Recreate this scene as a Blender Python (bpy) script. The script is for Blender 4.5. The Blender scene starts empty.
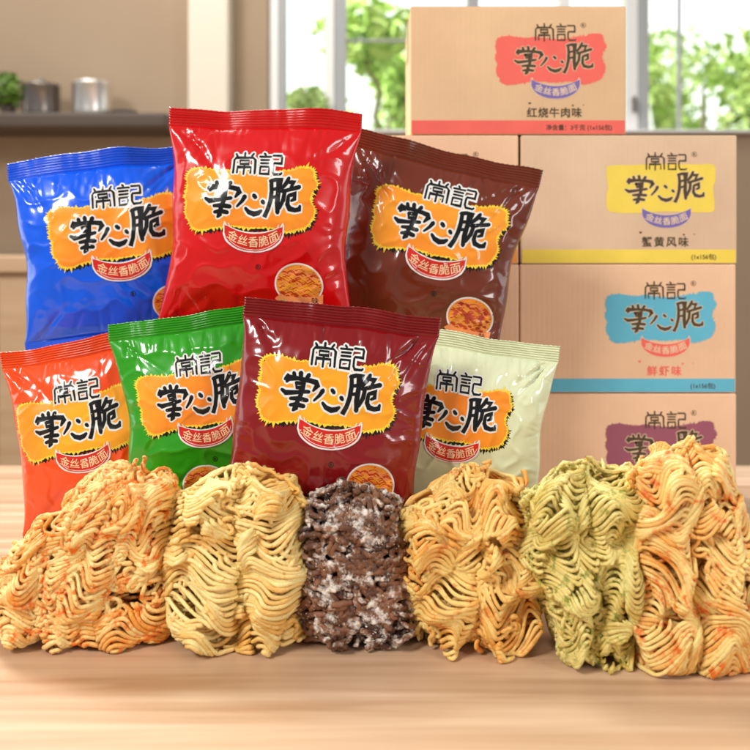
import bpy, bmesh, math, random
import numpy as np
from mathutils import Vector, Matrix, Euler, noise, geometry

random.seed(7); rng = np.random.default_rng(7)
SC = bpy.context.scene
COL = SC.collection
PI = math.pi
CAMZ = 0.303; F = 900.0; HX = 375.0; HY = 250.0      # focal length in pixels of a 750 px wide picture

def at(px, py, d):
    return Vector(((px-HX)*d/F, d, CAMZ-(py-HY)*d/F))

# ---------------------------------------------------------------- helpers
def srgb(r, g, b):
    f = lambda c: (c/255/12.92) if c <= 10 else ((c/255+0.055)/1.055)**2.4
    return (f(r), f(g), f(b), 1)

def mat(name, col, rough=0.5, coat=0.0, metal=0.0, spec=0.5, bump=None, vary=None, trans=None, sub=0.0, coatr=0.06):
    m = bpy.data.materials.new(name); m.use_nodes = True
    nt = m.node_tree; b = nt.nodes['Principled BSDF']
    b.inputs['Base Color'].default_value = col
    b.inputs['Roughness'].default_value = rough
    b.inputs['Metallic'].default_value = metal
    b.inputs['Specular IOR Level'].default_value = spec
    b.inputs['Coat Weight'].default_value = coat
    b.inputs['Coat Roughness'].default_value = coatr
    if sub:
        b.inputs['Subsurface Weight'].default_value = sub
        b.inputs['Subsurface Radius'].default_value = (1, .5, .2)
        b.inputs['Subsurface Scale'].default_value = 0.004
    tc = nt.nodes.new('ShaderNodeTexCoord')
    if vary:                                   # (scale, second colour, amount)
        n = nt.nodes.new('ShaderNodeTexNoise'); n.inputs['Scale'].default_value = vary[0]; n.inputs['Detail'].default_value = 5
        r = nt.nodes.new('ShaderNodeValToRGB'); r.color_ramp.elements[0].position = .35; r.color_ramp.elements[1].position = .68
        r.color_ramp.elements[0].color = col; r.color_ramp.elements[1].color = vary[1]
        nt.links.new(tc.outputs['Object'], n.inputs['Vector']); nt.links.new(n.outputs['Fac'], r.inputs['Fac'])
        nt.links.new(r.outputs['Color'], b.inputs['Base Color'])
    if bump:                                   # (scale, strength, distance)
        n = nt.nodes.new('ShaderNodeTexNoise'); n.inputs['Scale'].default_value = bump[0]; n.inputs['Detail'].default_value = 4
        bm_ = nt.nodes.new('ShaderNodeBump'); bm_.inputs['Strength'].default_value = bump[1]; bm_.inputs['Distance'].default_value = bump[2]
        nt.links.new(tc.outputs['Object'], n.inputs['Vector']); nt.links.new(n.outputs['Fac'], bm_.inputs['Height'])
        nt.links.new(bm_.outputs['Normal'], b.inputs['Normal'])
    return m

def link(name, me, mats, parent=None, loc=None, smooth=False):
    o = bpy.data.objects.new(name, me); COL.objects.link(o)
    for m in (mats if isinstance(mats, (list, tuple)) else [mats]): me.materials.append(m)
    if smooth:
        me.polygons.foreach_set('use_smooth', [True]*len(me.polygons))
    if parent: o.parent = parent
    if loc is not None: o.location = loc
    return o

def tag(o, label, cat, group=None, kind=None):
    if label: o['label'] = label
    if cat: o['category'] = cat
    if group: o['group'] = group
    if kind: o['kind'] = kind
    return o

def empty(name, loc, label, cat, group=None):
    o = bpy.data.objects.new(name, None); COL.objects.link(o); o.location = loc
    o.empty_display_size = .02
    return tag(o, label, cat, group)

class MB:
    """collects verts/faces for one mesh"""
    def __init__(s): s.bm = bmesh.new()
    def box(s, x0, x1, y0, y1, z0, z1, bev=0.0, seg=2):
        b = bmesh.new(); bmesh.ops.create_cube(b, size=1)
        for v in b.verts:
            v.co = Vector(((x0+x1)/2+v.co.x*(x1-x0), (y0+y1)/2+v.co.y*(y1-y0), (z0+z1)/2+v.co.z*(z1-z0)))
        if bev: bmesh.ops.bevel(b, geom=list(b.edges), offset=bev, segments=seg, affect='EDGES', profile=.5)
        t = bpy.data.meshes.new('t'); b.to_mesh(t); b.free(); s.bm.from_mesh(t); bpy.data.meshes.remove(t); return s
    def lathe(s, prof, n=32, cx=0, cy=0, cz=0):
        rings = []
        for r, z in prof:
            rings.append([s.bm.verts.new((cx+r*math.cos(2*PI*k/n), cy+r*math.sin(2*PI*k/n), cz+z)) for k in range(n)])
        for a, b in zip(rings, rings[1:]):
            for k in range(n): s.bm.faces.new((a[k], a[(k+1) % n], b[(k+1) % n], b[k]))
        s.bm.faces.new(list(reversed(rings[0]))); s.bm.faces.new(rings[-1]); return s
    def build(s, name, mats, parent=None, loc=None, smooth=False):
        me = bpy.data.meshes.new(name); s.bm.normal_update(); s.bm.to_mesh(me); s.bm.free()
        return link(name, me, mats, parent, loc, smooth)

# ---------------------------------------------------------------- artwork in flat "art units" (x right, y down)
def catmull(pts, n=6, closed=True):
    out = []; N = len(pts)
    rngi = range(N) if closed else range(N-1)
    for i in rngi:
        g = (lambda k: pts[k % N]) if closed else (lambda k: pts[min(max(k, 0), N-1)])
        p0, p1, p2, p3 = g(i-1), g(i), g(i+1), g(i+2)
        for j in range(n):
            t = j/n
            out.append(tuple(.5*((2*p1[a])+(-p0[a]+p2[a])*t+(2*p0[a]-5*p1[a]+4*p2[a]-p3[a])*t*t+(-p0[a]+3*p1[a]-3*p2[a]+p3[a])*t**3) for a in (0, 1)))
    if not closed: out.append(tuple(pts[-1][:2]))
    return out

class Art:
    """triangles in art units with a level (height step) and a material index"""
    def __init__(s): s.v = []; s.f = []
    def poly(s, pts, lev, mi=0):
        b = len(s.v)
        tri = geometry.tessellate_polygon([[Vector((p[0], p[1], 0)) for p in pts]])
        s.v += [(p[0], p[1], lev) for p in pts]
        for t in tri:
            a, c, d = (pts[k] for k in t)
            ar = (c[0]-a[0])*(d[1]-a[1])-(c[1]-a[1])*(d[0]-a[0])
            if abs(ar) < 1e-6: continue
            t = tuple(t) if ar < 0 else (t[0], t[2], t[1])      # art y is down: negative area faces the viewer
            s.f.append((tuple(b+k for k in t), mi))
    def stroke(s, pts, w, lev, mi=0, grow=0.0, cap=True):
        """pts (x, y[, widthfactor])"""
        P = [Vector((p[0], p[1])) for p in pts]; W = [(p[2] if len(p) > 2 else 1)*w/2+grow for p in pts]
        # resample
        n = len(P); L = []; R = []
        for i in range(n):
            d = (P[min(i+1, n-1)]-P[max(i-1, 0)])
            if d.length < 1e-6: d = Vector((1, 0))
            d.normalize(); q = Vector((-d.y, d.x))
            if 0 < i < n-1:
                d1 = (P[i]-P[i-1]).normalized(); k = max(.62, abs(d.dot(d1)))
            else: k = 1
            L.append(P[i]+q*W[i]/k); R.append(P[i]-q*W[i]/k)
        b = len(s.v)
        d0 = (P[1]-P[0]).normalized(); d1 = (P[-1]-P[-2]).normalized()
        e0 = [P[0]-d0*W[0]*.8+Vector((-d0.y, d0.x))*W[0]*.45, P[0]-d0*W[0]*.8-Vector((-d0.y, d0.x))*W[0]*.45]
        e1 = [P[-1]+d1*W[-1]*.8+Vector((-d1.y, d1.x))*W[-1]*.45, P[-1]+d1*W[-1]*.8-Vector((-d1.y, d1.x))*W[-1]*.45]
        L2 = [e0[0]]+L+[e1[0]]; R2 = [e0[1]]+R+[e1[1]]
        for a, c in zip(L2, R2): s.v += [(a.x, a.y, lev), (c.x, c.y, lev)]
        for i in range(len(L2)-1):
            q = [b+2*i, b+2*i+1, b+2*i+3, b+2*i+2]
            for t in ((q[0], q[1], q[2]), (q[0], q[2], q[3])):
                a, c, d = (s.v[k] for k in t)
                ar = (c[0]-a[0])*(d[1]-a[1])-(c[1]-a[1])*(d[0]-a[0])
                if abs(ar) < 1e-6: continue
                s.f.append((t if ar < 0 else (t[0], t[2], t[1]), mi))
    def text(s, body, cx, cy, size, lev, mi=0, bold=0.0, width=None, place=None, space=1.0):
        c = bpy.data.curves.new('t', 'FONT'); c.body = body; c.size = 1; c.offset = bold; c.align_x = 'CENTER'; c.space_character = space; c.resolution_u = 10
        c.offset = min(bold, .01)
        o = bpy.data.objects.new('t', c); COL.objects.link(o)
        dg = bpy.context.evaluated_depsgraph_get(); dg.update()
        me = bpy.data.meshes.new_from_object(o.evaluated_get(dg))
        xs = [v.co.x for v in me.vertices]; ys = [v.co.y for v in me.vertices]
        w0 = max(xs)-min(xs); mx = (max(xs)+min(xs))/2; my = (max(ys)+min(ys))/2
        kx = size if width is None else width/w0
        ex = max(0, bold-.01)*size
        for sh, (ox_, oy_) in enumerate([(0, 0)]+([(ex, ex), (-ex, -ex), (ex, -ex), (-ex, ex)] if ex > 0 else [])):
          b = len(s.v)
          for v in me.vertices:
            x, y = (v.co.x-mx)*kx+ox_, -(v.co.y-my)*size+oy_
            if place: X, Y = place(x, y)
            else: X, Y = cx+x, cy+y
            s.v.append((X, Y, lev+.03*sh))
          for p in me.polygons:
            t = [b+k for k in p.vertices]
            for j in range(1, len(t)-1):
                q = (t[0], t[j], t[j+1]); a, c2, d = (s.v[k] for k in q)
                ar = (c2[0]-a[0])*(d[1]-a[1])-(c2[1]-a[1])*(d[0]-a[0])
                if abs(ar) < 1e-7: continue
                s.f.append((q if ar < 0 else (q[0], q[2], q[1]), mi))
        bpy.data.objects.remove(o); bpy.data.curves.remove(c); bpy.data.meshes.remove(me)
    def cut(s, xs, ys):
        """cut all faces along grid lines -> (verts array, faces, mat idx)"""
        bm = bmesh.new()
        vs = [bm.verts.new(v) for v in s.v]
        for f, mi in s.f:
            try: fc = bm.faces.new([vs[k] for k in f]); fc.material_index = mi
            except ValueError: pass
        loose = [v for v in bm.verts if not v.link_faces]
        bmesh.ops.delete(bm, geom=loose, context='VERTS')
        ax = [v.co.x for v in bm.verts]; ay = [v.co.y for v in bm.verts]
        for x in xs:
            if min(ax) < x < max(ax):
                bmesh.ops.bisect_plane(bm, geom=bm.verts[:]+bm.edges[:]+bm.faces[:], plane_co=(x, 0, 0), plane_no=(1, 0, 0), dist=1e-5)
        for y in ys:
            if min(ay) < y < max(ay):
                bmesh.ops.bisect_plane(bm, geom=bm.verts[:]+bm.edges[:]+bm.faces[:], plane_co=(0, y, 0), plane_no=(0, 1, 0), dist=1e-5)
        bm.verts.index_update()
        V = np.array([v.co[:] for v in bm.verts]); Fc = [[v.index for v in f.verts] for f in bm.faces]; M = [f.material_index for f in bm.faces]
        bm.free(); return V, Fc, M

# strokes of the two-character line (monoline) and of the three brush characters
TOPLINE = [
 [(296, 86), (303, 98)], [(341, 80), (341, 100)], [(385, 84), (376, 98)],
 [(286, 183), (287, 116), (297, 104), (384, 104), (396, 115), (398, 183)],
 [(318, 118), (364, 118), (364, 136), (318, 136), (318, 118)],
 [(306, 181), (306, 152), (376, 152), (376, 181)], [(341, 136), (341, 188)],
 [(440, 82), (447, 90)], [(418, 98), (476, 98)], [(424, 114), (470, 114)], [(424, 130), (470, 130)],
 [(424, 147), (470, 147), (470, 183), (424, 183), (424, 147)],
 [(486, 92), (530, 92), (532, 98), (532, 130), (492, 130), (490, 136), (490, 170), (498, 184), (534, 184), (537, 178)]]
BRUSH = [
 [(166, 262, .7), (180, 246, 1.1), (190, 252, .9)],
 [(176, 272, .7), (184, 254, 1), (230, 252, .9), (290, 256, 1), (322, 262, 1.15), (328, 272, .8), (308, 300, .5)],
 [(206, 230, .9), (213, 250, .8)], [(240, 226, 1), (243, 250, .9)], [(280, 232, 1), (266, 252, .7)],
 [(222, 274, .8), (266, 272, .9), (262, 292, .7), (226, 294, .7), (222, 274, .6)],
 [(156, 310, .7), (176, 322, 1), (226, 316, .9), (288, 306, .8)],
 [(246, 294, .8), (252, 322, 1), (240, 352, 1), (232, 386, 1.2), (222, 396, .6)],
 [(202, 345, .7), (240, 342, 1), (284, 346, .9)], [(206, 374, .7), (238, 368, 1), (272, 374, .9)],
 [(356, 294, 1.05), (342, 318, .8), (318, 344, .5)],
 [(362, 350, .7), (380, 368, 1), (408, 377, 1.2), (432, 371, 1.1), (446, 360, .7)],
 [(401, 287, .9), (412, 297, .9)], [(449, 315, .9), (457, 323, .8)],
 [(490, 220, .9), (494, 262, 1), (492, 310, 1.05), (482, 352, 1), (466, 388, 1.1), (458, 384, .4)],
 [(484, 218, .9), (510, 210, .9), (532, 208, 1.15), (530, 260, 1.1), (528, 320, 1.2), (532, 366, 1)],
 [(496, 258, .7), (526, 252, .8)], [(496, 296, .7), (526, 290, .8)],
 [(578, 200, .8), (566, 226, 1), (546, 252, .8)], [(572, 218, .7), (604, 220, 1), (592, 244, .7)],
 [(548, 266, .8), (590, 254, .9), (634, 240, 1)], [(562, 264, .9), (558, 306, 1), (540, 346, .8)],
 [(584, 284, .8), (614, 274, 1), (614, 300, .9), (598, 308, .6)],
 [(582, 286, .8), (580, 326, 1), (592, 346, 1.1), (620, 352, 1), (642, 346, 1), (644, 330, .6)]]
SPLASH = [(60, 168), (130, 158), (210, 172), (290, 165), (390, 178), (500, 172), (560, 160), (600, 158), (640, 142), (700, 150), (712, 190), (728, 225),
          (706, 262), (700, 300), (722, 345), (716, 385), (690, 428), (640, 446), (580, 458), (500, 440), (400, 446), (300, 440), (210, 448), (130, 462),
          (82, 452), (62, 420), (40, 380), (48, 330), (36, 300), (44, 250), (38, 205)]

def jag(pts, amp, seed, n=7, out=1.0):
    r = random.Random(seed); c = catmull(pts, n); cx, cy = 380, 305; o = []
    for i, p in enumerate(c):
        q = c[(i+1) % len(c)]; m = ((p[0]+q[0])/2, (p[1]+q[1])/2)
        d = Vector((m[0]-c[i-1][0], m[1]-c[i-1][1])); d.normalize(); nrm = Vector((d.y, -d.x))
        if nrm.dot(Vector((m[0]-cx, m[1]-cy))) < 0: nrm = -nrm
        a = r.uniform(.15, 1)*amp*(1.6 if r.random() < .15 else 1)
        t = d*r.uniform(-.4, .9)*amp*.6
        o.append((p[0]+nrm.x*r.uniform(-.2, .1)*amp, p[1]+nrm.y*r.uniform(-.2, .1)*amp))
        o.append((m[0]+nrm.x*a*out+t.x, m[1]+nrm.y*a*out+t.y))
    return o

def arc_band(grow=0.0, n=26, dx=0, dy=0):
    """curved smile shaped ribbon"""
    up = []; lo = []
    for i in range(n+1):
        t = i/n*2-1; x = 412+dx+t*(152+grow)
        yu = 470+dy-42*t*t-grow*.9; yl = 550+dy-82*(1-(max(0, 1-abs(t)**2.2))**.62)+grow*.9
        if abs(t) > .9: yu += 0
        up.append((x, yu)); lo.append((x, max(yl, yu+3)))
    return up+lo[::-1]
def on_arc(x, y):
    t = x/150
    sl = -88*t/150*1.05
    a = math.atan(sl)
    return (412+x-y*math.sin(a)*.9, 507-50*t*t+y*math.cos(a))

def art_lettering(bag):
    """dark lettering with a pale rim under it"""
    a = Art()
    g1, g2 = (9, 11) if bag else (3, 7)
    for i, s in enumerate(TOPLINE): a.stroke(s, 10 if bag else 8.5, .02*i, 0, grow=g1) if bag else None
    for i, s in enumerate(BRUSH): a.stroke(s, 23 if bag else 19, .02*i+.4, 0, grow=g2-(2 if bag else 3))
    for i, s in enumerate(TOPLINE): a.stroke(s, 10.5 if bag else 9, 2.5+.02*i, 1)
    for i, s in enumerate(BRUSH): a.stroke(s, 22 if bag else 19, 3.1+.02*i, 1)
    return a
def art_reg(cx, cy, r, w=2.5):
    a = Art()
    for k in range(20):
        t0, t1 = 2*PI*k/20, 2*PI*(k+1.02)/20
        a.stroke([(cx+r*math.cos(t0), cy+r*math.sin(t0)), (cx+r*math.cos(t1), cy+r*math.sin(t1))], w, .004*k)
    a.text('R', cx, cy, r*1.5, .2, bold=.03)
    return a

# ---------------------------------------------------------------- snack bags
NU, NB, NS = 96, 104, 30           # columns, body rows, seal rows
def fbm(x, y, z, o=3):
    return noise.fractal(Vector((x, y, z)), 1.0, 2.0, o)

class BagSurf:
    def __init__(s, W, H, seed, T=.021, top=.095, bot=.06, crump=1.0, curl=0.0):
        s.W, s.H, s.seed, s.T, s.crump = W, H, seed, T, crump
        r = random.Random(seed)
        s.st = top*W/H; s.sb = bot*W/H
        tb = np.linspace(0, s.sb, NS//2+1); tm = np.linspace(s.sb, 1-s.st, NB+1); tt = np.linspace(1-s.st, 1, NS+1)
        s.t = np.concatenate([tb[:-1], tm[:-1], tt]); s.ib = NS//2; s.it = NS//2+NB
        s.s = np.linspace(-1, 1, NU+1)
        S, Tt = np.meshgrid(s.s, s.t)
        b = np.clip((Tt-s.sb)/(1-s.st-s.sb), 0, 1)
        f = (np.sin(PI*b)**.62)*(1-.10*(1-b)) ; f[b <= 0] = 0; f[b >= 1] = 0
        g = (1-np.abs(S)**3.2)**.62
        asym = r.uniform(-.12, .12)
        pinL = .085*r.uniform(.8, 1.3); pinR = .085*r.uniform(.8, 1.3)
        pin = np.where(S < 0, pinL, pinR)*np.minimum(1, f*1.05)**1.2
        X = S*W/2*(1-pin)
        Z = Tt*H
        # soft wander of the outline
        for k in range(3):
            X += W*.006*np.sin(Tt*(7+5*k)+r.uniform(0, 6))*np.abs(S)**2*np.sign(S)*f
        D = s.T*f*g*(1+asym*S)
        # dents: creases (straight, sharp) + low noise
        C = np.zeros_like(D)
        cre = []
        for k in range(40):                                   # short pleats running down from the seals
            top_ = r.random() < .6
            cre.append((r.uniform(-.95, .95), (1-s.st) if top_ else s.sb, r.gauss(0, .25), -1 if top_ else 1, r.uniform(.06, .26), r.uniform(.02, .05), r.uniform(.6, 1.7)))
        for k in range(14):                                    # long diagonals out of the corners
            sx = r.choice((-1, 1)); top_ = r.random() < .6
            cre.append((sx*r.uniform(.8, 1), (1-s.st) if top_ else s.sb, -sx*r.uniform(.4, 1.4), -1 if top_ else 1, r.uniform(.2, .45), r.uniform(.03, .07), r.uniform(1.2, 2.6)))
        for k in range(22):                                   # sideways tucks at the rounded sides
            sx = r.choice((-1, 1)); cre.append((sx*1.0, r.uniform(.25, .85), -sx*3.0, r.choice((-1, 1)), r.uniform(.05, .13), r.uniform(.02, .05), r.uniform(1, 2)))
        U = S*W/2; V = Tt*H
        for (cs, ct, slope, sg, L, w, dep) in cre:
            x0, z0 = cs*W/2, ct*H
            d = Vector((slope, sg)).normalized(); L *= H; w *= W*.8
            du = U-x0; dv = V-z0
            l = du*d.x+dv*d.y; q = -du*d.y+dv*d.x
            win = np.clip(1-l/L, 0, 1)**1.2*(l > -.004)*np.clip((l+.004)/.008, 0, 1)
            ww = w*(.35+.65*np.clip(l/L, 0, 1))
            C -= dep*.0015*win*np.maximum(0, 1-np.abs(q)/ww)**1.3
        N = np.zeros_like(D); Rg = np.zeros_like(D)
        for i in range(D.shape[0]):
            for j in range(D.shape[1]):
                x, z = U[i, j]*1000, V[i, j]*1000
                N[i, j] = fbm(x/38+seed, z/38, seed*1.7, 2)
                Rg[i, j] = 1-abs(noise.noise(Vector((x/26+seed*3, z/21, 5+seed))))*2.2
        body = f*np.clip((1-np.abs(S))*8, 0, 1)
        D = D + body*(N*.0034*crump + np.maximum(0, Rg)**3*.0022*crump*(.45+.55*np.clip(np.abs(b*2-1)*1.3+np.abs(S)**2*.5, 0, 1))) + C*crump*np.clip((1-np.abs(S))*6, .0, 1)*np.where(b*(1-b) > 0, 1, 0)
        D = np.maximum(D, .0002)
        # sheet (middle surface) bending
        M = np.zeros_like(D)
        u_ = np.clip((Tt-(1-s.st))/s.st, 0, 1); l_ = np.clip((s.sb-Tt)/s.sb, 0, 1)
        ph = r.uniform(0, 6); a1 = r.uniform(.0020, .0040)
        wav = a1*np.sin(S*r.uniform(2.2, 4.2)+ph)+.0008*np.sin(S*9+ph*2)
        wt = np.clip((Tt-.6)/.4, 0, 1)**2; wl = np.clip((.3-Tt)/.3, 0, 1)**2
        M += wav*(wt+.8*wl)*1.6 - curl*u_**1.5*.006
        rid = .0008*np.sin(u_*2*PI*7)*np.clip(u_*12, 0, 1)*(u_ < .999)+.0004*np.sin(l_*2*PI*5)*np.clip(l_*12, 0, 1)
        for j in range(M.shape[1]):
            M[:, j] += (.0022*noise.noise(Vector((s.s[j]*3.1+seed*2, 4.0, seed)))+.0012*(abs(noise.noise(Vector((s.s[j]*7+seed, 9.0, 2.0))))-.2))*(wt[:, j]**2+.6*wl[:, j])
            Z[:, j] += .0020*noise.noise(Vector((s.s[j]*2.3+seed*5, 1.0, 7.0)))*wt[:, j]
        M += rid
        Z = Z + wt*(.0016*np.sin(S*r.uniform(1.5, 3)+r.uniform(0, 6)))
        zz = .00035*(np.abs(((S*58) % 2)-1)*2-1); Z[-1] += zz[-1]*1.2; Z[0] += zz[0]
        s.front = np.stack([X, M-D, Z], -1); s.back = np.stack([X, M+D*np.where(body > 0, .95, 1), Z], -1)
        # front normals
        du = np.gradient(s.front, axis=1); dv = np.gradient(s.front, axis=0)
        n = np.cross(du, dv); n /= np.linalg.norm(n, axis=-1, keepdims=True)+1e-12
        s.nrm = n
    def mesh(s, i0, i1, name, m, parent):
        rows = i1-i0+1; n = NU+1
        Vf = s.front[i0:i1+1].reshape(-1, 3); Vb = s.back[i0:i1+1, 1:-1].reshape(-1, 3) if False else s.back[i0:i1+1].reshape(-1, 3)
        V = np.concatenate([Vf, Vb]); off = len(Vf); fc = []
        for i in range(rows-1):
            for j in range(n-1):
                a = i*n+j
                fc.append((a, a+1, a+n+1, a+n)); fc.append((off+a, off+a+n, off+a+n+1, off+a+1))
            for j in (0, n-1):
                a = i*n+j; q = (a, a+n, off+a+n, off+a); fc.append(q if j == 0 else q[::-1])
        for i in (0, rows-1):
            for j in range(n-1):
                a = i*n+j; q = (a, off+a, off+a+1, a+1); fc.append(q if i == 0 else q[::-1])
        me = bpy.data.meshes.new(name); me.from_pydata(V.tolist(), [], fc); me.update()
        bmm = bmesh.new(); bmm.from_mesh(me)
        bmesh.ops.remove_doubles(bmm, verts=bmm.verts, dist=2e-6); bmesh.ops.recalc_face_normals(bmm, faces=bmm.faces)
        bmm.to_mesh(me); bmm.free()
        return link(name, me, m, parent, smooth=True)
    def sample(s, u, vt):
        """u in [-1,1] as s-parameter, vt metres below the top -> position, normal (bilinear)"""
        t = 1-vt/s.H
        fj = np.clip((u+1)/2*NU, 0, NU-1e-6); j = fj.astype(int); fj -= j
        i = np.clip(np.searchsorted(s.t, t, side='right')-1, 0, len(s.t)-2); fi = np.clip((t-s.t[i])/(s.t[i+1]-s.t[i]), 0, 1)
        def bl(A):
            return (A[i, j]*((1-fi)*(1-fj))[:, None]+A[i, j+1]*((1-fi)*fj)[:, None]+A[i+1, j]*(fi*(1-fj))[:, None]+A[i+1, j+1]*(fi*fj)[:, None])
        n = bl(s.nrm); n /= np.linalg.norm(n, axis=1, keepdims=True)
        return bl(s.front), n

AU = 941.0                     # art units per bag width
def print_on_bag(S, art, name, mats, parent, base):
    """wrap flat artwork round the bag front"""
    ax, ay = S.shift
    xs = [395+((x/2)+.02-ax)*AU for x in S.s]
    ys = [310+((1-t)*S.H/S.W-.452-ay)*AU for t in S.t]
    V, Fc, M = art.cut(xs, ys)
    u = ((V[:, 0]-395)/AU-.02+ax)*2
    vt = ((V[:, 1]-310)/AU+.452+ay)*S.W
    P, N = S.sample(u, vt)
    P = P+N*(base+V[:, 2]*.00006)[:, None]
    me = bpy.data.meshes.new(name); me.from_pydata(P.tolist(), [], Fc)
    o = link(name, me, mats, parent, smooth=True)
    me.polygons.foreach_set('material_index', M); me.update()
    me.normals_split_custom_set_from_vertices([tuple(x) for x in N.tolist()])
    return o

print_black = mat('black_ink', (.006, .006, .007, 1), .35, spec=.22, coat=.5, coatr=.05)
print_white = mat('white_ink', (.85, .84, .80, 1), .35, spec=.22, coat=.5, coatr=.05)
print_orange = mat('orange_ink', srgb(250, 140, 40), .35, spec=.22, coat=.5, coatr=.05, vary=(14, srgb(252, 168, 48)))
print_gold = mat('golden_ink', srgb(250, 178, 40), .35, spec=.22, coat=.5, coatr=.05, vary=(14, srgb(250, 150, 40)))
print_yellow = mat('yellow_ink', srgb(252, 214, 60), .35, spec=.22, coat=.5, coatr=.05)
print_red = mat('red_ink', srgb(214, 40, 30), .35, spec=.22, coat=.5, coatr=.05)
print_paleorange = mat('pale_orange_ink', srgb(250, 150, 90), .35, spec=.22, coat=.5, coatr=.05)
print_paleorange2 = mat('cream_ink', srgb(252, 214, 170), .35, spec=.25, coat=.5, coatr=.05)
print_noodle = mat('noodle_print_orange', srgb(244, 128, 52), .35, spec=.22, coat=.5, coatr=.05, vary=(60, srgb(250, 170, 80)))
print_noodle_dk = mat('noodle_print_red', srgb(196, 60, 24), .35, spec=.22, coat=.5, coatr=.05)
print_meatred = mat('meat_print_red', srgb(150, 30, 24), .35, spec=.22, coat=.5, coatr=.05, vary=(90, srgb(220, 90, 70)))

def ellipse(cx, cy, rx, ry, n=40): return [(cx+rx*math.cos(2*PI*k/n), cy+ry*math.sin(2*PI*k/n)) for k in range(n)]

A_SHADOW = Art(); A_SHADOW.poly([(x+9, y+11) for x, y in jag(SPLASH, 15, 5, n=4)], 0)
A_FLAME = Art(); A_FLAME.poly(jag(SPLASH, 17, 9, n=4), 0)
A_ORANGE = Art(); A_ORANGE.poly(jag([(380+(x-380)*.972, 305+(y-305)*.945) for x, y in SPLASH], 8, 13, n=5), 0)
A_LET = art_lettering(True)
A_RIB = Art()
A_RIB.poly(arc_band(7), 0, 0); A_RIB.poly(arc_band(0), 1, 1)
_up = arc_band(-7)
A_RIB.stroke([(p[0], p[1]) for p in _up[27:-2]], 2.6, 1.5, 0)
for sx in (-1, 1):                                            # the ribbon's turned-up notches
    x0 = 412+sx*150
    A_RIB.stroke([(x0-sx*6, 432), (x0+sx*2, 418)], 8, 1.2, 0); A_RIB.stroke([(x0-sx*26, 440), (x0-sx*20, 424)], 5, 1.3, 0)
A_RIBT = Art(); A_RIBT.text('金丝香脆面', 0, 0, 52, 0, 0, bold=.01, width=262, place=on_arc)
A_REG = art_reg(586, 200, 13, 3.2); A_REG2 = art_reg(440, 622, 12, 3)
def bowl_art(meaty=False):
    a = Art(); cx, cy, rx, ry = 646, 694, 122, 98
    a.poly(ellipse(cx, cy, rx, ry), 0, 0); a.poly(ellipse(cx, cy, rx-8, ry-8), 1, 1)
    r = random.Random(4); lv = 2
    inside = lambda x, y: ((x-cx)/(rx-13))**2+((y-cy)/(ry-13))**2 < 1
    for k in range(46):
        y0 = cy-ry+2+k*4.3; run = []; ph = r.uniform(0, 1)+k*.5; mi = r.choice((1, 2, 3, 2, 4, 3))
        for j in range(60):
            x = cx-rx+j*rx*2/59; y = y0+8*math.sin(x/(11+2*math.sin(k))+ph)+10*math.sin((x-cx)/70)+r.uniform(-1, 1)
            if inside(x, y): run.append((x, y))
            else:
                if len(run) > 4: a.stroke(run, 4.5, lv, mi); lv += .12
                run = []
        if len(run) > 4: a.stroke(run, 4.5, lv, mi); lv += .12
    if meaty:
        for k in range(34):
            t = r.uniform(0, 2*PI); q = r.uniform(0, .8); x, y = cx+rx*q*math.cos(t), cy+ry*q*math.sin(t)
            a.poly([(x+r.uniform(8, 16)*math.cos(w), y+r.uniform(5, 10)*math.sin(w)) for w in [i*PI/3 for i in range(6)]], lv+.1*k, 5)
        lv += 4
    # small flavour tag across the bowl's foot
    tg = [(cx-92, cy+46), (cx-60, cy+62), (cx, cy+60), (cx+70, cy+58), (cx+118, cy+44), (cx+112, cy+92), (cx+60, cy+104), (cx-20, cy+108), (cx-98, cy+94), (cx-120, cy+70)]
    a.poly([(x*1+0, y) for x, y in tg], lv+1, 6)
    a.text('味', cx+76, cy+76, 36, lv+2, 7, bold=.01)
    return a
A_BOWL = bowl_art(); A_BOWLG = bowl_art(); A_BOWLG.v = [(x-280, y+48, l) for x, y, l in A_BOWLG.v]; A_BOWLM = bowl_art(True)
BOWLM = [print_white, print_noodle, print_noodle_dk, print_gold, print_paleorange, print_meatred, print_paleorange, print_black]

def foil(name, c, c2=None):
    m = mat(name, c, .3, spec=.3, coat=.8, coatr=.09, bump=(200, .08, .0005)); return m

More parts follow.
